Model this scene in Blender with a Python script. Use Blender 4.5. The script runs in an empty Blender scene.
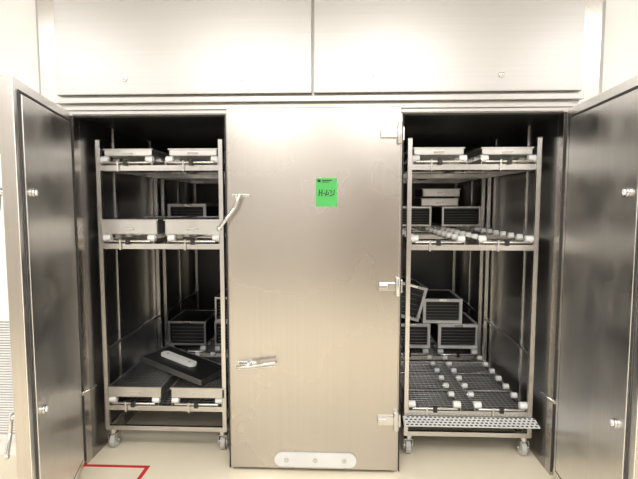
import bpy, bmesh, math, random
from mathutils import Vector, Matrix, Euler
random.seed(4)
sc = bpy.context.scene
sc.view_settings.view_transform = 'Standard'
sc.view_settings.exposure = 0.2

# ---------------------------------------------------------------- materials
def new_mat(name):
    m = bpy.data.materials.new(name); m.use_nodes = True
    nt = m.node_tree
    return m, nt, nt.nodes['Principled BSDF']

def plain(name, col, rough=0.5, metal=0.0, var=0.04, scale=6):
    m, nt, b = new_mat(name)
    n = nt.nodes.new('ShaderNodeTexNoise'); n.inputs['Scale'].default_value = scale
    tc = nt.nodes.new('ShaderNodeTexCoord')
    nt.links.new(tc.outputs['Object'], n.inputs['Vector'])
    r = nt.nodes.new('ShaderNodeValToRGB')
    r.color_ramp.elements[0].position = 0.3; r.color_ramp.elements[1].position = 0.7
    r.color_ramp.elements[0].color = tuple(max(0, c*(1-var)) for c in col)+(1,)
    r.color_ramp.elements[1].color = tuple(min(1, c*(1+var)) for c in col)+(1,)
    nt.links.new(n.outputs['Fac'], r.inputs['Fac'])
    nt.links.new(r.outputs['Color'], b.inputs['Base Color'])
    b.inputs['Roughness'].default_value = rough
    b.inputs['Metallic'].default_value = metal
    return m

def brushed(name, col, rough=0.3, grain=(260, 260, 3.0), rvar=0.02, bump=0.010, blotch=0.02, smudge=1.6, streak=0.03):
    m, nt, b = new_mat(name)
    tc = nt.nodes.new('ShaderNodeTexCoord')
    mp = nt.nodes.new('ShaderNodeMapping'); mp.inputs['Scale'].default_value = grain
    nt.links.new(tc.outputs['Object'], mp.inputs['Vector'])
    n = nt.nodes.new('ShaderNodeTexNoise'); n.inputs['Scale'].default_value = 1.0
    n.inputs['Detail'].default_value = 2
    nt.links.new(mp.outputs['Vector'], n.inputs['Vector'])
    bl = nt.nodes.new('ShaderNodeTexNoise'); bl.inputs['Scale'].default_value = smudge
    bl.inputs['Detail'].default_value = 3; bl.inputs['Roughness'].default_value = 0.5
    nt.links.new(tc.outputs['Object'], bl.inputs['Vector'])
    mr = nt.nodes.new('ShaderNodeMapRange')
    mr.inputs['From Min'].default_value = 0.3; mr.inputs['From Max'].default_value = 0.7
    mr.inputs['To Min'].default_value = rough-rvar; mr.inputs['To Max'].default_value = rough+rvar
    nt.links.new(bl.outputs['Fac'], mr.inputs['Value'])
    nt.links.new(mr.outputs['Result'], b.inputs['Roughness'])
    mp2 = nt.nodes.new('ShaderNodeMapping'); mp2.inputs['Scale'].default_value = tuple(g*.45 if g > 50 else g*.3 for g in grain)
    nt.links.new(tc.outputs['Object'], mp2.inputs['Vector'])
    n2 = nt.nodes.new('ShaderNodeTexNoise'); n2.inputs['Scale'].default_value = 1.0; n2.inputs['Detail'].default_value = 2
    nt.links.new(mp2.outputs['Vector'], n2.inputs['Vector'])
    mixf = nt.nodes.new('ShaderNodeMix'); mixf.data_type = 'FLOAT'; mixf.inputs[0].default_value = streak/(streak+blotch)
    nt.links.new(bl.outputs['Fac'], mixf.inputs[2]); nt.links.new(n2.outputs['Fac'], mixf.inputs[3])
    r = nt.nodes.new('ShaderNodeValToRGB')
    r.color_ramp.elements[0].position = 0.3; r.color_ramp.elements[1].position = 0.7
    k = blotch+streak*.4
    r.color_ramp.elements[0].color = tuple(c*(1-k) for c in col)+(1,)
    r.color_ramp.elements[1].color = tuple(min(1, c*(1+k)) for c in col)+(1,)
    nt.links.new(mixf.outputs[0], r.inputs['Fac'])
    nt.links.new(r.outputs['Color'], b.inputs['Base Color'])
    b.inputs['Metallic'].default_value = 1.0
    bp = nt.nodes.new('ShaderNodeBump'); bp.inputs['Strength'].default_value = bump
    bp.inputs['Distance'].default_value = 0.002
    nt.links.new(n.outputs['Fac'], bp.inputs['Height'])
    nt.links.new(bp.outputs['Normal'], b.inputs['Normal'])
    return m

STEEL = brushed('brushed_steel_vertical', (0.52, 0.488, 0.46), 0.27)
STEELH = brushed('brushed_steel_horizontal', (0.50, 0.487, 0.475), 0.43, grain=(3, 260, 260), blotch=.03)
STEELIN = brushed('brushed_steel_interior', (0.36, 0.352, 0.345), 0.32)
STEELSHADE = brushed('brushed_steel_interior_shade', (0.10, 0.10, 0.10), 0.4)  # same cabinet steel, shade of the deep interior put into its colour
STEELDOORIN = brushed('brushed_steel_door_liner', (0.88, 0.86, 0.84), 0.36, blotch=0.05, rvar=.08, smudge=5)
STEELT = plain('polished_steel_tube', (0.62, 0.61, 0.60), 0.27, 1.0)
STEELTR = plain('satin_steel_tray', (0.62, 0.615, 0.61), 0.36, 1.0)
CRATEM = plain('bead_blasted_steel_rim', (0.78, 0.78, 0.77), 0.45, 0.1)
CHROME = plain('polished_steel_hardware', (0.66, 0.66, 0.65), 0.22, 1.0)
DARK = plain('dark_mesh_sheet', (0.022, 0.022, 0.024), 0.42, 0.4)
DECK = plain('perforated_deck_sheet', (0.17, 0.17, 0.17), 0.42, 0.8)
GASKET = plain('rubber_gasket', (0.05, 0.05, 0.05), 0.6)
BLACK = plain('black_plastic', (0.02, 0.02, 0.02), 0.4)
WHITEP = plain('white_nylon', (0.80, 0.80, 0.79), 0.4)
PLATE = plain('pale_grip_plate', (0.66, 0.66, 0.66), 0.35)
WALLM = plain('white_wall_panel', (0.90, 0.90, 0.89), 0.5, var=0.01, scale=2)
WALLB = plain('grey_wall_panel', (0.50, 0.475, 0.45), 0.5, var=0.03, scale=1)
REFLDOOR = plain('reflection_door_taupe', (0.16, 0.12, 0.09), 0.5, var=0.03, scale=1)  # dark tone for the added door that the steel reflects
CEILM = plain('ceiling_panel_white', (0.84, 0.84, 0.83), 0.6, var=0.01)
FLOORM = plain('cream_vinyl_floor', (0.84, 0.76, 0.60), 0.28, var=0.03, scale=3)
GREEN = plain('green_paper', (0.07, 0.42, 0.10), 0.7, var=0.03)
RED = plain('red_tape', (0.60, 0.02, 0.03), 0.4)
INK = plain('black_ink', (0.01, 0.015, 0.01), 0.6)
GREY = plain('grey_vent_paint', (0.50, 0.50, 0.49), 0.5)
m, nt, b = new_mat('lamp_diffuser'); b.inputs['Emission Color'].default_value = (1, 0.99, 0.97, 1)
b.inputs['Emission Strength'].default_value = 2; LAMP = m

# ---------------------------------------------------------------- mesh builder
class Part:
    def __init__(s, name, bevel=0.0):
        s.name = name; s.bm = bmesh.new(); s.mats = []; s.bevel = bevel; s.M = Matrix.Identity(4)
    def mi(s, mat):
        if mat not in s.mats: s.mats.append(mat)
        return s.mats.index(mat)
    def _fin(s, verts, mat, smooth=False):
        i = s.mi(mat)
        fs = set(f for v in verts for f in v.link_faces)
        for f in fs: f.material_index = i; f.smooth = smooth
        bmesh.ops.transform(s.bm, matrix=s.M, verts=verts)
    def box(s, x0, x1, y0, y1, z0, z1, mat, R=None):
        r = bmesh.ops.create_cube(s.bm, size=1)
        c = Vector(((x0+x1)/2, (y0+y1)/2, (z0+z1)/2))
        Mx = Matrix.Translation(c) @ (R.to_4x4() if R else Matrix.Identity(4)) @ Matrix.Diagonal((abs(x1-x0), abs(y1-y0), abs(z1-z0), 1))
        bmesh.ops.transform(s.bm, matrix=Mx, verts=r['verts'])
        s._fin(r['verts'], mat)
    def cyl(s, p, q, rad, mat, seg=16, r2=None):
        p = Vector(p); q = Vector(q); d = q-p
        r = bmesh.ops.create_cone(s.bm, cap_ends=True, segments=seg, radius1=rad, radius2=rad if r2 is None else r2, depth=d.length)
        Mx = Matrix.Translation((p+q)/2) @ d.to_track_quat('Z', 'Y').to_matrix().to_4x4()
        bmesh.ops.transform(s.bm, matrix=Mx, verts=r['verts'])
        i = s.mi(mat)
        fs = set(f for v in r['verts'] for f in v.link_faces)
        for f in fs:
            f.material_index = i; f.smooth = len(f.verts) == 4
        bmesh.ops.transform(s.bm, matrix=s.M, verts=r['verts'])
    def sph(s, c, rad, mat, sx=1, sy=1, sz=1):
        r = bmesh.ops.create_uvsphere(s.bm, u_segments=16, v_segments=10, radius=rad)
        bmesh.ops.transform(s.bm, matrix=Matrix.Translation(c) @ Matrix.Diagonal((sx, sy, sz, 1)), verts=r['verts'])
        s._fin(r['verts'], mat, True)
    def tube(s, pts, rad, mat, seg=12):
        for a, b_ in zip(pts[:-1], pts[1:]): s.cyl(a, b_, rad, mat, seg)
        for p in pts[1:-1]: s.sph(p, rad, mat)
    def stadium(s, cx, cz, L, H, y0, y1, mat, holes=True):
        n = 12; pts = []
        for k in range(n+1):
            a = -math.pi/2 + math.pi*k/n
            pts.append((cx+L/2-H/2+math.cos(a)*H/2, cz+math.sin(a)*H/2))
        for k in range(n+1):
            a = math.pi/2 + math.pi*k/n
            pts.append((cx-L/2+H/2+math.cos(a)*H/2, cz+math.sin(a)*H/2))
        f0 = [s.bm.verts.new((x, y0, z)) for x, z in pts]
        f1 = [s.bm.verts.new((x, y1, z)) for x, z in pts]
        s.bm.faces.new(f0); s.bm.faces.new(list(reversed(f1)))
        for k in range(len(pts)):
            j = (k+1) % len(pts)
            s.bm.faces.new((f0[j], f0[k], f1[k], f1[j]))
        s._fin(f0+f1, mat)
    def done(s, parent=None, loc=None, rot=None):
        bmesh.ops.recalc_face_normals(s.bm, faces=s.bm.faces[:])
        me = bpy.data.meshes.new(s.name); s.bm.to_mesh(me); s.bm.free()
        for mt in s.mats: me.materials.append(mt)
        o = bpy.data.objects.new(s.name, me); sc.collection.objects.link(o)
        if s.bevel:
            md = o.modifiers.new('bevel', 'BEVEL'); md.width = s.bevel; md.segments = 2
            md.limit_method = 'ANGLE'; md.angle_limit = math.radians(50)
        if parent: o.parent = parent
        if loc: o.location = loc
        if rot: o.rotation_euler = rot
        return o

def empty(name, loc=(0, 0, 0)):
    e = bpy.data.objects.new(name, None); sc.collection.objects.link(e); e.location = loc
    e.empty_display_size = 0.1
    return e

# ---------------------------------------------------------------- room
XL, XR, YB, YF, ZC = -2.5, 2.6, -2.3, 2.50, 2.80
p = Part('floor'); p.box(XL-.1, XR+.1, YB-.1, 4.7, -.1, 0, FLOORM); p.done()
p = Part('ceiling'); p.box(XL-.1, XR+.1, YB-.1, 4.7, ZC, ZC+.1, CEILM); p.done()
p = Part('wall_left'); p.box(XL-.1, XL, YB, YF+.1, 0, ZC, WALLM); p.done()
p = Part('wall_right'); p.box(XR, XR+.1, YB, YF+.1, 0, ZC, WALLM); p.done()
p = Part('wall_back'); p.box(XL, XR, YB-.1, YB, 0, ZC, WALLB); p.done()
p = Part('wall_front')
p.box(XL, -1.435, YF, YF+.08, 0, ZC, WALLM); p.box(1.435, XR, YF, YF+.08, 0, ZC, WALLM)
p.done()
p = Part('trim_1', .002)
p.box(-1.475, -1.437, YF-.02, YF-.001, 0.0, ZC, GREY); p.done()
p = Part('trim_2', .002)
p.box(1.437, 1.475, YF-.02, YF-.001, 0.0, ZC, GREY); p.done()
p = Part('added_reflection_door', .004)   # unseen door added behind the camera to darken the centre door's reflection
p.box(.15, 1.25, YB+.001, YB+.05, .01, 2.1, REFLDOOR)
p.box(.09, .148, YB+.001, YB+.07, 0, 2.16, GREY); p.box(1.252, 1.31, YB+.001, YB+.07, 0, 2.16, GREY)
p.box(.148, 1.252, YB+.001, YB+.07, 2.102, 2.16, GREY)
p.cyl((.24, YB+.05, 1.02), (.24, YB+.10, 1.02), .012, CHROME); p.cyl((.24, YB+.10, 1.02), (.36, YB+.10, 1.02), .010, CHROME)
p.done()

# wall vent grille
p = Part('wall_vent_grille', .001)
p.box(-2.05, -2.02, YF-.02, YF-.001, .1, .82, WALLM); p.box(-1.60, -1.575, YF-.02, YF-.001, .1, .82, WALLM)
p.box(-2.02, -1.60, YF-.02, YF-.001, .1, .13, WALLM); p.box(-2.02, -1.60, YF-.02, YF-.001, .79, .82, WALLM)
p.box(-2.02, -1.60, YF-.006, YF-.001, .13, .79, GREY)
R = Euler((math.radians(35), 0, 0)).to_matrix()
z = .145
while z < .785:
    p.box(-2.02, -1.60, YF-.018, YF-.008, z-.001, z+.002, WALLM, R); z += .015
p.done()
p = Part('green_wall_tag'); p.box(-1.80, -1.655, YF-.006, YF-.001, 1.72, 1.80, GREEN); p.done()

# ceiling lights
def lamp(x, y, sx, sy, power):
    p = Part('ceiling_light', .003)
    p.box(x-sx/2-.03, x+sx/2+.03, y-sy/2-.03, y+sy/2+.03, ZC-.03, ZC-.001, CEILM)
    p.box(x-sx/2, x+sx/2, y-sy/2, y+sy/2, ZC-.036, ZC-.031, LAMP)
    o = p.done()
    l = bpy.data.lights.new('ceiling_light_lamp', 'AREA'); l.shape = 'RECTANGLE'; l.size = sx; l.size_y = sy
    l.energy = power; l.color = (1, .985, .965)
    lo = bpy.data.objects.new('lamp', l); sc.collection.objects.link(lo); lo.parent = o
    lo.location = (x, y, ZC-.045)
lamp(-.70, .15, .8, 1.4, 25); lamp(.60, .15, .8, 1.4, 25)
lamp(-.75, -1.5, .8, 1.2, 20); lamp(.75, -1.5, .8, 1.2, 20)
lamp(-2.05, .5, .5, 1.4, 13); lamp(2.1, .5, .5, 1.4, 13)

# ---------------------------------------------------------------- cabinet
cab = empty('stainless_steel_cabinet', (0, 2.42, 0))
def cabdone(p):
    o = p.done(); o.parent = cab; o.matrix_parent_inverse = Matrix.Translation((0, -2.42, 0)); return o

F = 2.42; D = 4.50; T = 1.905
p = Part('frame', .0015)
for sx in (-1, 1):
    p.box(sx*1.262, sx*1.33, F, F+.06, .0, T, STEEL)
    p.box(sx*1.332, sx*1.43, F+.005, F+.08, 0, ZC-.01, STEEL)
    p.box(sx*1.262, sx*1.275, F-.004, F+.0, 0.02, T, GASKET)
    p.box(sx*.455, sx*.43, F+.002, F+.12, 0, T, STEEL)
    p.box(sx*.458, sx*.463, F+.002, F+.03, 0, T, GASKET)
p.box(-1.33, 1.33, F, F+.06, T, T+.085, STEELH)
p.box(-1.26, 1.26, F-.012, F, T+.004, T+.02, STEELH)
cabdone(p)
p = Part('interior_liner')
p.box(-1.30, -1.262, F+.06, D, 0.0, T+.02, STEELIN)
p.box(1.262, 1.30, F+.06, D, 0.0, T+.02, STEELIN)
p.box(-1.30, 1.30, D, D+.03, 0, T+.02, STEELSHADE)
p.box(-1.262, 1.262, F+.06, D, T, T+.02, STEELSHADE)
p.box(-.43, -.425, F+.12, D, 0.0, T, STEELSHADE); p.box(.425, .43, F+.12, D, 0.0, T, STEELSHADE)
for sx in (-1, 1):
    for yy in (2.85, 3.42, 4.0):
        p.box(sx*1.262, sx*1.256, yy, yy+.02, 0.0, T, STEELT)
    p.box(sx*1.275, sx*1.262, F-.02, F-.004, .40, .42, CHROME)
    p.cyl((sx*1.268, F-.012, .41), (sx*1.225, F+.06, .43), .006, CHROME)
cabdone(p)

# upper access panels
p = Part('upper_panels', .003)
U = 2.372
for x0, x1 in ((-1.312, -.006), (.006, 1.318)):
    p.box(x0, x1, U, U+.03, 2.0, ZC-.02, STEELH)
    p.box(x0, x1, U-.004, U, 2.0, 2.006, STEELH)
p.box(-1.33, 1.33, U+.032, F+.06, 1.991, ZC-.01, STEELH)
for bx in (-.96, -.36, .30, .93):
    p.cyl((bx, U, 2.08), (bx, U-.006, 2.08), .016, CHROME, 20)
    p.sph((bx, U-.006, 2.08), .011, CHROME, 1, .5, 1)
cabdone(p)
p = Part('upper_ledge', .002)
p.box(-1.33, 1.335, U+.01, F-.001, 1.962, 1.99, STEELH)
p.box(-1.30, 1.30, F-.010, F-.001, 1.93, 1.955, STEELH)
cabdone(p)

# centre door, face at y=2.395
dz0, dz1 = .02, 1.935
p = Part('door_centre', .004)
p.box(-.446, .446, 2.395, 2.416, dz0, dz1, STEEL)
p.box(-.44, .44, 2.4165, 2.43, dz0+.01, 1.90, GASKET)
cabdone(p)
p = Part('door_centre_hardware', .003)
p.M = Matrix.Translation((0, 2.395, 0))
p.box(-.42, -.33, -.010, 0, 1.482, 1.496, CHROME)
p.cyl((-.385, 0, 1.489), (-.385, -.05, 1.475), .012, CHROME)
p.tube([(-.37, -.045, 1.495), (-.40, -.055, 1.42), (-.475, -.065, 1.32)], .009, CHROME)
p.sph((-.475, -.065, 1.32), .013, CHROME)
p.box(-.40, -.30, -.012, 0, .592, .612, CHROME)
p.cyl((-.34, 0, .602), (-.34, -.05, .602), .013, CHROME)
p.tube([(-.40, -.045, .592), (-.33, -.055, .60), (-.195, -.055, .622)], .0085, CHROME)
p.tube([(-.40, -.028, .575), (-.33, -.030, .583), (-.195, -.034, .60)], .007, CHROME)
for hz in (1.80, 1.02, .30):
    p.box(.342, .425, -.018, 0, hz-.021, hz+.021, CHROME)
    p.box(.342, .385, -.024, 0, hz-.012, hz+.012, CHROME)
    p.cyl((.438, -.014, hz-.050), (.438, -.014, hz+.050), .015, CHROME)
    p.box(.438, .462, -.010, .012, hz-.035, hz+.035, CHROME)
cabdone(p)
p = Part('door_grip_plate', .004)
p.M = Matrix.Translation((0, 2.395, 0))
p.stadium(.010, .075, .44, .075, -.014, -.0005, PLATE)
for hx in (-.145, .010, .165):
    p.cyl((hx, -.0145, .075), (hx, -.016, .075), .014, GREY, 20)
    p.cyl((hx, -.016, .075), (hx, -.018, .075), .007, CHROME, 12)
cabdone(p)

# green sticker
p = Part('green_label_sticker')
p.M = Matrix.Translation((0, 2.3945, 0))
sx0, sx1, sz0, sz1 = .014, .122, 1.432, 1.577
p.box(sx0, sx1, -.0012, -.0002, sz0, sz1, GREEN)
def ink(x, z, w, h, rot=0):
    x -= .005; z += .015
    p.box(x-w/2, x+w/2, -.0018, -.0013, z-h/2, z+h/2, INK, Euler((0, rot, 0)).to_matrix())
ink(.035, 1.548, .016, .014); ink(.075, 1.550, .05, .005); ink(.068, 1.542, .036, .004)
for x, z, w, h, r in ((.036, 1.487, .005, .034, .1), (.050, 1.487, .005, .034, .05), (.043, 1.487, .014, .004, 0),
                      (.061, 1.484, .010, .004, 0), (.072, 1.486, .005, .032, .25), (.078, 1.478, .014, .004, 0), (.083, 1.484, .004, .014, 0),
                      (.094, 1.498, .014, .004, .3), (.098, 1.490, .004, .014, .4), (.095, 1.472, .018, .004, -.2),
                      (.112, 1.49, .004, .026, .1), (.107, 1.478, .012, .004, .1)):
    ink(x, z, w, h, r)
o = p.done(); o.parent = cab; o.matrix_parent_inverse = Matrix.Translation((0, -2.42, 0))

# side doors: hinge at origin, door extends along +X (free end)
def side_door(name, hinge, free, sgn):
    hx, hy = hinge; fx, fy = free
    d = Vector((fx-hx, fy-hy)); W = d.length
    ang = math.atan2(d.y, d.x)
    p = Part(name, .003)
    s = sgn; ZT = 1.915; TH = .052
    p.box(0, W, -s*TH, -s*.004, .02, ZT, STEEL)
    p.box(.0, W, -s*.004, 0, .02, ZT, STEELDOORIN)
    p.box(.040, .050, 0, s*.006, .06, ZT-.04, GASKET)
    p.box(W-.050, W-.040, 0, s*.006, .06, ZT-.04, GASKET)
    p.box(.050, W-.050, 0, s*.006, ZT-.05, ZT-.04, GASKET); p.box(.05, W-.05, 0, s*.006, .06, .07, GASKET)
    p.box(.055, W-.055, 0, s*.010, .075, ZT-.055, STEELDOORIN)
    for z in (1.49, .60):
        p.cyl((W-.12, s*.010, z), (W-.12, s*.020, z), .018, STEELT)
        p.cyl((W-.12, s*.020, z), (W-.12, s*.027, z), .012, WHITEP)
    for z in (1.49, .60):
        p.box(W-.14, W-.05, -s*TH, -s*(TH+.012), z-.012, z+.012, CHROME)
        p.cyl((W-.07, -s*TH, z), (W-.07, -s*(TH+.035), z), .012, CHROME)
        p.tube([(W-.07, -s*(TH+.035), z+.02), (W-.06, -s*(TH+.04), z-.06), (W-.03, -s*(TH+.045), z-.14)], .009, CHROME)
        p.sph((W-.03, -s*(TH+.045), z-.14), .012, CHROME)
    for z in (1.80, 1.02, .30):
        p.cyl((-.012, -s*.03, z-.04), (-.012, -s*.03, z+.04), .014, CHROME)
        p.box(-.012, .06, -s*(TH+.01), -s*TH, z-.02, z+.02, CHROME)
    o = p.done(loc=(hx, hy, 0), rot=(0, 0, ang))
    o.parent = cab; o.matrix_parent_inverse = Matrix.Translation((0, -2.42, 0))
    return o
side_door('door_left', (-1.262, 2.395), (-1.064, 1.69), +1)
side_door('door_right', (1.268, 2.395), (1.205, 1.66), -1)

# ---------------------------------------------------------------- trolleys
SH = (.26, 1.205, 1.645)
def lanes(x0):
    return [(x0+.045, x0+.30), (x0+.415, x0+.67)]
def trolley(x0, y0, deep=.84, ramp=False):
    x1 = x0+.716; y1 = y0+deep
    p = Part('shelf_trolley', .0015)
    t = .024
    for x in (x0, x1-t):
        for y in (y0, y1-t):
            p.box(x, x+t, y, y+t, .125, 1.80, STEELT)
            p.box(x-.001, x+t+.001, y-.001, y+t+.001, 1.80, 1.805, BLACK)
    def ring(z, h):
        p.box(x0+t, x1-t, y0+.002, y0+t-.002, z-h/2, z+h/2, STEELT)
        p.box(x0+t, x1-t, y1-t+.002, y1-.002, z-h/2, z+h/2, STEELT)
        p.box(x0+.002, x0+t-.002, y0+t, y1-t, z-h/2, z+h/2, STEELT)
        p.box(x1-t+.002, x1-.002, y0+t, y1-t, z-h/2, z+h/2, STEELT)
    ring(.138, .026)
    for z in SH: ring(z, .030)
    for x in (x0+.002, x1-t+.002):
        p.box(x, x+t-.004, y0+t, y1-t, 1.74, 1.76, STEELT)
        p.box(x, x+t-.004, y0+t, y1-t, .60, .615, STEELT)
    for zi, z in enumerate(SH):
        for li, (a, b_) in enumerate(lanes(x0)):
            for x, s in ((a, 1), (b_, -1)):
                p.box(x-s*.018-.002, x-s*.018+.002, y0+.002, y1-.002, z+.012, z+.042, STEELT)
                n = 7
                for k in range(n):
                    if zi == 0 and li == 0 and s == 1 and k not in (0, n-1): continue
                    yy = y0+.02 + k*(deep-.04)/(n-1)
                    rr = .020 if k == 0 else .017
                    ww = .020 if k == 0 else .015
                    zc = z+.0665-rr
                    p.cyl((x-ww, yy, zc), (x+ww, yy, zc), rr, WHITEP, 16)
                    p.cyl((x-.024, yy, zc), (x+.024, yy, zc), .005, STEELT, 8)
            p.cyl((a, y0-.004, z+.030), (b_, y0-.004, z+.030), .006, STEELT)
            p.box((a+b_)/2-.011, (a+b_)/2+.011, y0-.018, y0+.004, z+.012, z+.046, BLACK)
            p.box((a+b_)/2-.05, (a+b_)/2-.04, y0-.010, y0+.0, z-.02, z+.04, CHROME)
            for yy in (y0+.3, y0+.6):
                p.box(a-.018, b_+.018, yy, yy+.02, z+.006, z+.014, STEELT)
    zb = SH[0]
    p.box(x0+t, x1-t, y0+t, y1-t, zb-.006, zb-.002, DECK)
    k = x0+t+.02
    while k < x1-t:
        p.cyl((k, y0+t, zb), (k, y1-t, zb), .0014, STEELTR, 5); k += .03
    k = y0+t+.02
    while k < y1-t:
        p.cyl((x0+t, k, zb+.002), (x1-t, k, zb+.002), .0014, STEELTR, 5); k += .03
    if ramp:
        R = Euler((math.radians(14), 0, 0)).to_matrix()
        p.box(x0-.01, x1+.012, y0-.085, y0-.004, .232, .236, CRATEM, R)
        yy = y0-.078; row = 0
        while yy < y0-.008:
            xx = x0+.002+(.0125 if row % 2 else 0)
            zc = .234+(yy-(y0-.0445))*math.tan(math.radians(14))
            while xx < x1:
                p.box(xx, xx+.014, yy, yy+.010, zc+.0015, zc+.0040, DARK, R); xx += .025
            yy += .020; row += 1
    for x in (x0+.03, x1-.03):
        for y in (y0+.03, y1-.05):
            p.cyl((x, y, .125), (x, y, .098), .022, CHROME)
            p.box(x-.026, x-.022, y-.015, y+.04, .035, .1, CHROME)
            p.box(x+.022, x+.026, y-.015, y+.04, .035, .1, CHROME)
            p.box(x-.026, x+.026, y-.015, y+.04, .094, .1, CHROME)
            p.cyl((x-.014, y+.02, .044), (x+.014, y+.02, .044), .044, GREY, 24)
            p.cyl((x-.028, y+.02, .044), (x+.028, y+.02, .044), .012, CHROME, 12)
            p.cyl((x-.0145, y+.02, .044), (x+.0145, y+.02, .044), .03, WHITEP, 20)
    return p.done()
LX, RX = -1.228, .507
Y1, Y2 = 2.57, 3.52
trolley(LX, Y1); trolley(RX, Y1, ramp=True); trolley(LX, Y2); trolley(RX, Y2)

WT = .0675
def tray(x0, x1, y0, y1, z, h, meshtop=False):
    p = Part('instrument_tray', .003)
    t = .004
    p.box(x0, x1, y0, y1, z, z+t, STEELTR)
    p.box(x0, x0+t, y0, y1, z+t, z+h, STEELTR); p.box(x1-t, x1, y0, y1, z+t, z+h, STEELTR)
    p.box(x0+t, x1-t, y0, y0+t, z+t, z+h, STEELTR); p.box(x0+t, x1-t, y1-t, y1, z+t, z+h, STEELTR)
    for a, b_, c, d in ((x0-.006, x1+.006, y0-.006, y0), (x0-.006, x1+.006, y1, y1+.006), (x0-.006, x0, y0, y1), (x1, x1+.006, y0, y1)):
        p.box(a, b_, c, d, z+h-.008, z+h, STEELTR)
    if meshtop:
        p.box(x0+t, x1-t, y0+t, y1-t, z+h-.010, z+h-.004, DARK)
        k = x0+.02
        while k < x1-.01:
            p.cyl((k, y0+t, z+h-.0035), (k, y1-t, z+h-.0035), .0007, STEELIN, 5); k += .025
        k = y0+.02
        while k < y1-.01:
            p.cyl((x0+t, k, z+h-.003), (x1-t, k, z+h-.003), .0007, STEELIN, 5); k += .025
    else:
        p.box(x0+t, x1-t, y0+t, y1-t, z+h-.010, z+h-.004, STEELTR)
    cx = (x0+x1)/2
    p.box(cx-.03, cx+.03, y0-.008, y0, z+h*.30, z+h*.45, CHROME)
    return p.done()
for X in (LX, RX):
    for a, b_ in lanes(X):
        tray(a+.012-.02, b_-.012+.02, Y1+.03, Y1+.62, SH[2]+WT, .042)
for a, b_ in lanes(LX):
    tray(a-.035, b_+.035, Y1+.01, Y1+.60, SH[1]+WT, .085)
    tray(a-.018, b_+.035, Y1+.00, Y1+.55, SH[0]+WT, .060, meshtop=True)

# lid with white grip lying across the lower left trays
p = Part('tray_lid', .004)
p.box(-.27, .27, -.115, .115, 0, .006, STEELTR)
p.box(-.27, .27, -.115, -.110, .006, .034, STEELTR); p.box(-.27, .27, .110, .115, .006, .034, STEELTR)
p.box(-.27, -.265, -.110, .110, .006, .034, STEELTR); p.box(.265, .27, -.110, .110, .006, .034, STEELTR)
p.box(-.265, .265, -.110, .110, .026, .030, DARK)
p.M = Matrix.Translation((0, 0, .0305)) @ Matrix.Rotation(-math.pi/2, 4, 'X')
p.stadium(-.05, .0, .30, .062, -.016, -.0, WHITEP)
p.M = Matrix.Identity(4)
for hx in (-.15, .05):
    p.cyl((hx, 0, .046), (hx, 0, .048), .010, GREY, 16)
p.done(loc=(-.84, 2.82, .421), rot=(math.radians(3), math.radians(5), math.radians(-30)))

# slatted crates
def crate(x, y, z, w=.27, d=.4, h=.20, rot=(0, 0, 0), bright=True, name='slatted_crate'):
    M = CRATEM if bright else STEELTR
    p = Part(name, .002)
    f = .022 if bright else .014
    for yy in (0, d-f):
        p.box(-w/2, w/2, yy, yy+f, 0, f, M); p.box(-w/2, w/2, yy, yy+f, h-f, h, M)
        p.box(-w/2, -w/2+f, yy, yy+f, f, h-f, M); p.box(w/2-f, w/2, yy, yy+f, f, h-f, M)
    for xx in (-w/2, w/2-f):
        p.box(xx, xx+f, f, d-f, 0, f, M); p.box(xx, xx+f, f, d-f, h-f, h, M)
    p.box(-w/2+f, w/2-f, .030, .034, f, h-f, DARK)
    p.box(-w/2+.002, -w/2+.006, f, d-f, f, h-f, DARK); p.box(w/2-.006, w/2-.002, f, d-f, f, h-f, DARK)
    p.box(-w/2+f, w/2-f, f, d-f, .004, .008, DARK)
    p.box(-w/2+f, w/2-f, f, d-f, h-.008, h-.002, DARK)
    n = 6
    for k in range(n):
        zz = f+(k+.6)*(h-2*f)/n
        p.box(-w/2+f, w/2-f, .022, .026, zz, zz+.0012, STEELIN)
    p.box(-.03, .03, -.006, 0, h-f+.002, h-.002, CHROME)
    return p.done(loc=(x, y, z), rot=rot)
zb, zm = SH[0]+WT+.001, SH[1]+WT+.001
yb = Y2+.03
crate(.70, yb, zb, .29, h=.19); crate(1.06, yb, zb, .31, h=.19)
crate(.94, yb+.02, zb+.192, .30, h=.19)
crate(.645, yb-.01, zb+.235, .22, h=.27, rot=(0, math.radians(15), math.radians(4)))
crate(.70, yb, zm, .27, h=.15, bright=False); crate(1.06, yb, zm, .29, h=.15, bright=False)
for X in (-1.06, -.69):
    crate(X, yb, zb, .30, h=.19, bright=False)
crate(-1.04, yb, zm, .30, h=.17, bright=True)
crate(-.70, yb+.02, zb+.192, .28, h=.19, bright=False)
tray(.76, 1.04, yb+.02, yb+.35, zm+.152, .06); tray(.77, 1.05, yb+.02, yb+.35, zm+.225, .06)

# red tape on the floor
p = Part('red_floor_tape')
p.box(-1.36, -.905, 2.400, 2.422, .0, .0012, RED)
p.box(-.927, -.905, 2.15, 2.400, .0, .0012, RED)
p.done()

# ---------------------------------------------------------------- world + camera
w = bpy.data.worlds.new('world'); sc.world = w; w.use_nodes = True
w.node_tree.nodes['Background'].inputs[0].default_value = (.9, .9, .9, 1)
w.node_tree.nodes['Background'].inputs[1].default_value = .3
cd = bpy.data.cameras.new('camera'); co = bpy.data.objects.new('camera', cd); sc.collection.objects.link(co)
cd.sensor_width = 36; cd.lens = 464/638*36; cd.clip_start = .02
co.location = (.126, 0, 1.45)
co.rotation_euler = (math.radians(90-4.5), 0, math.radians(2.3))
sc.camera = co
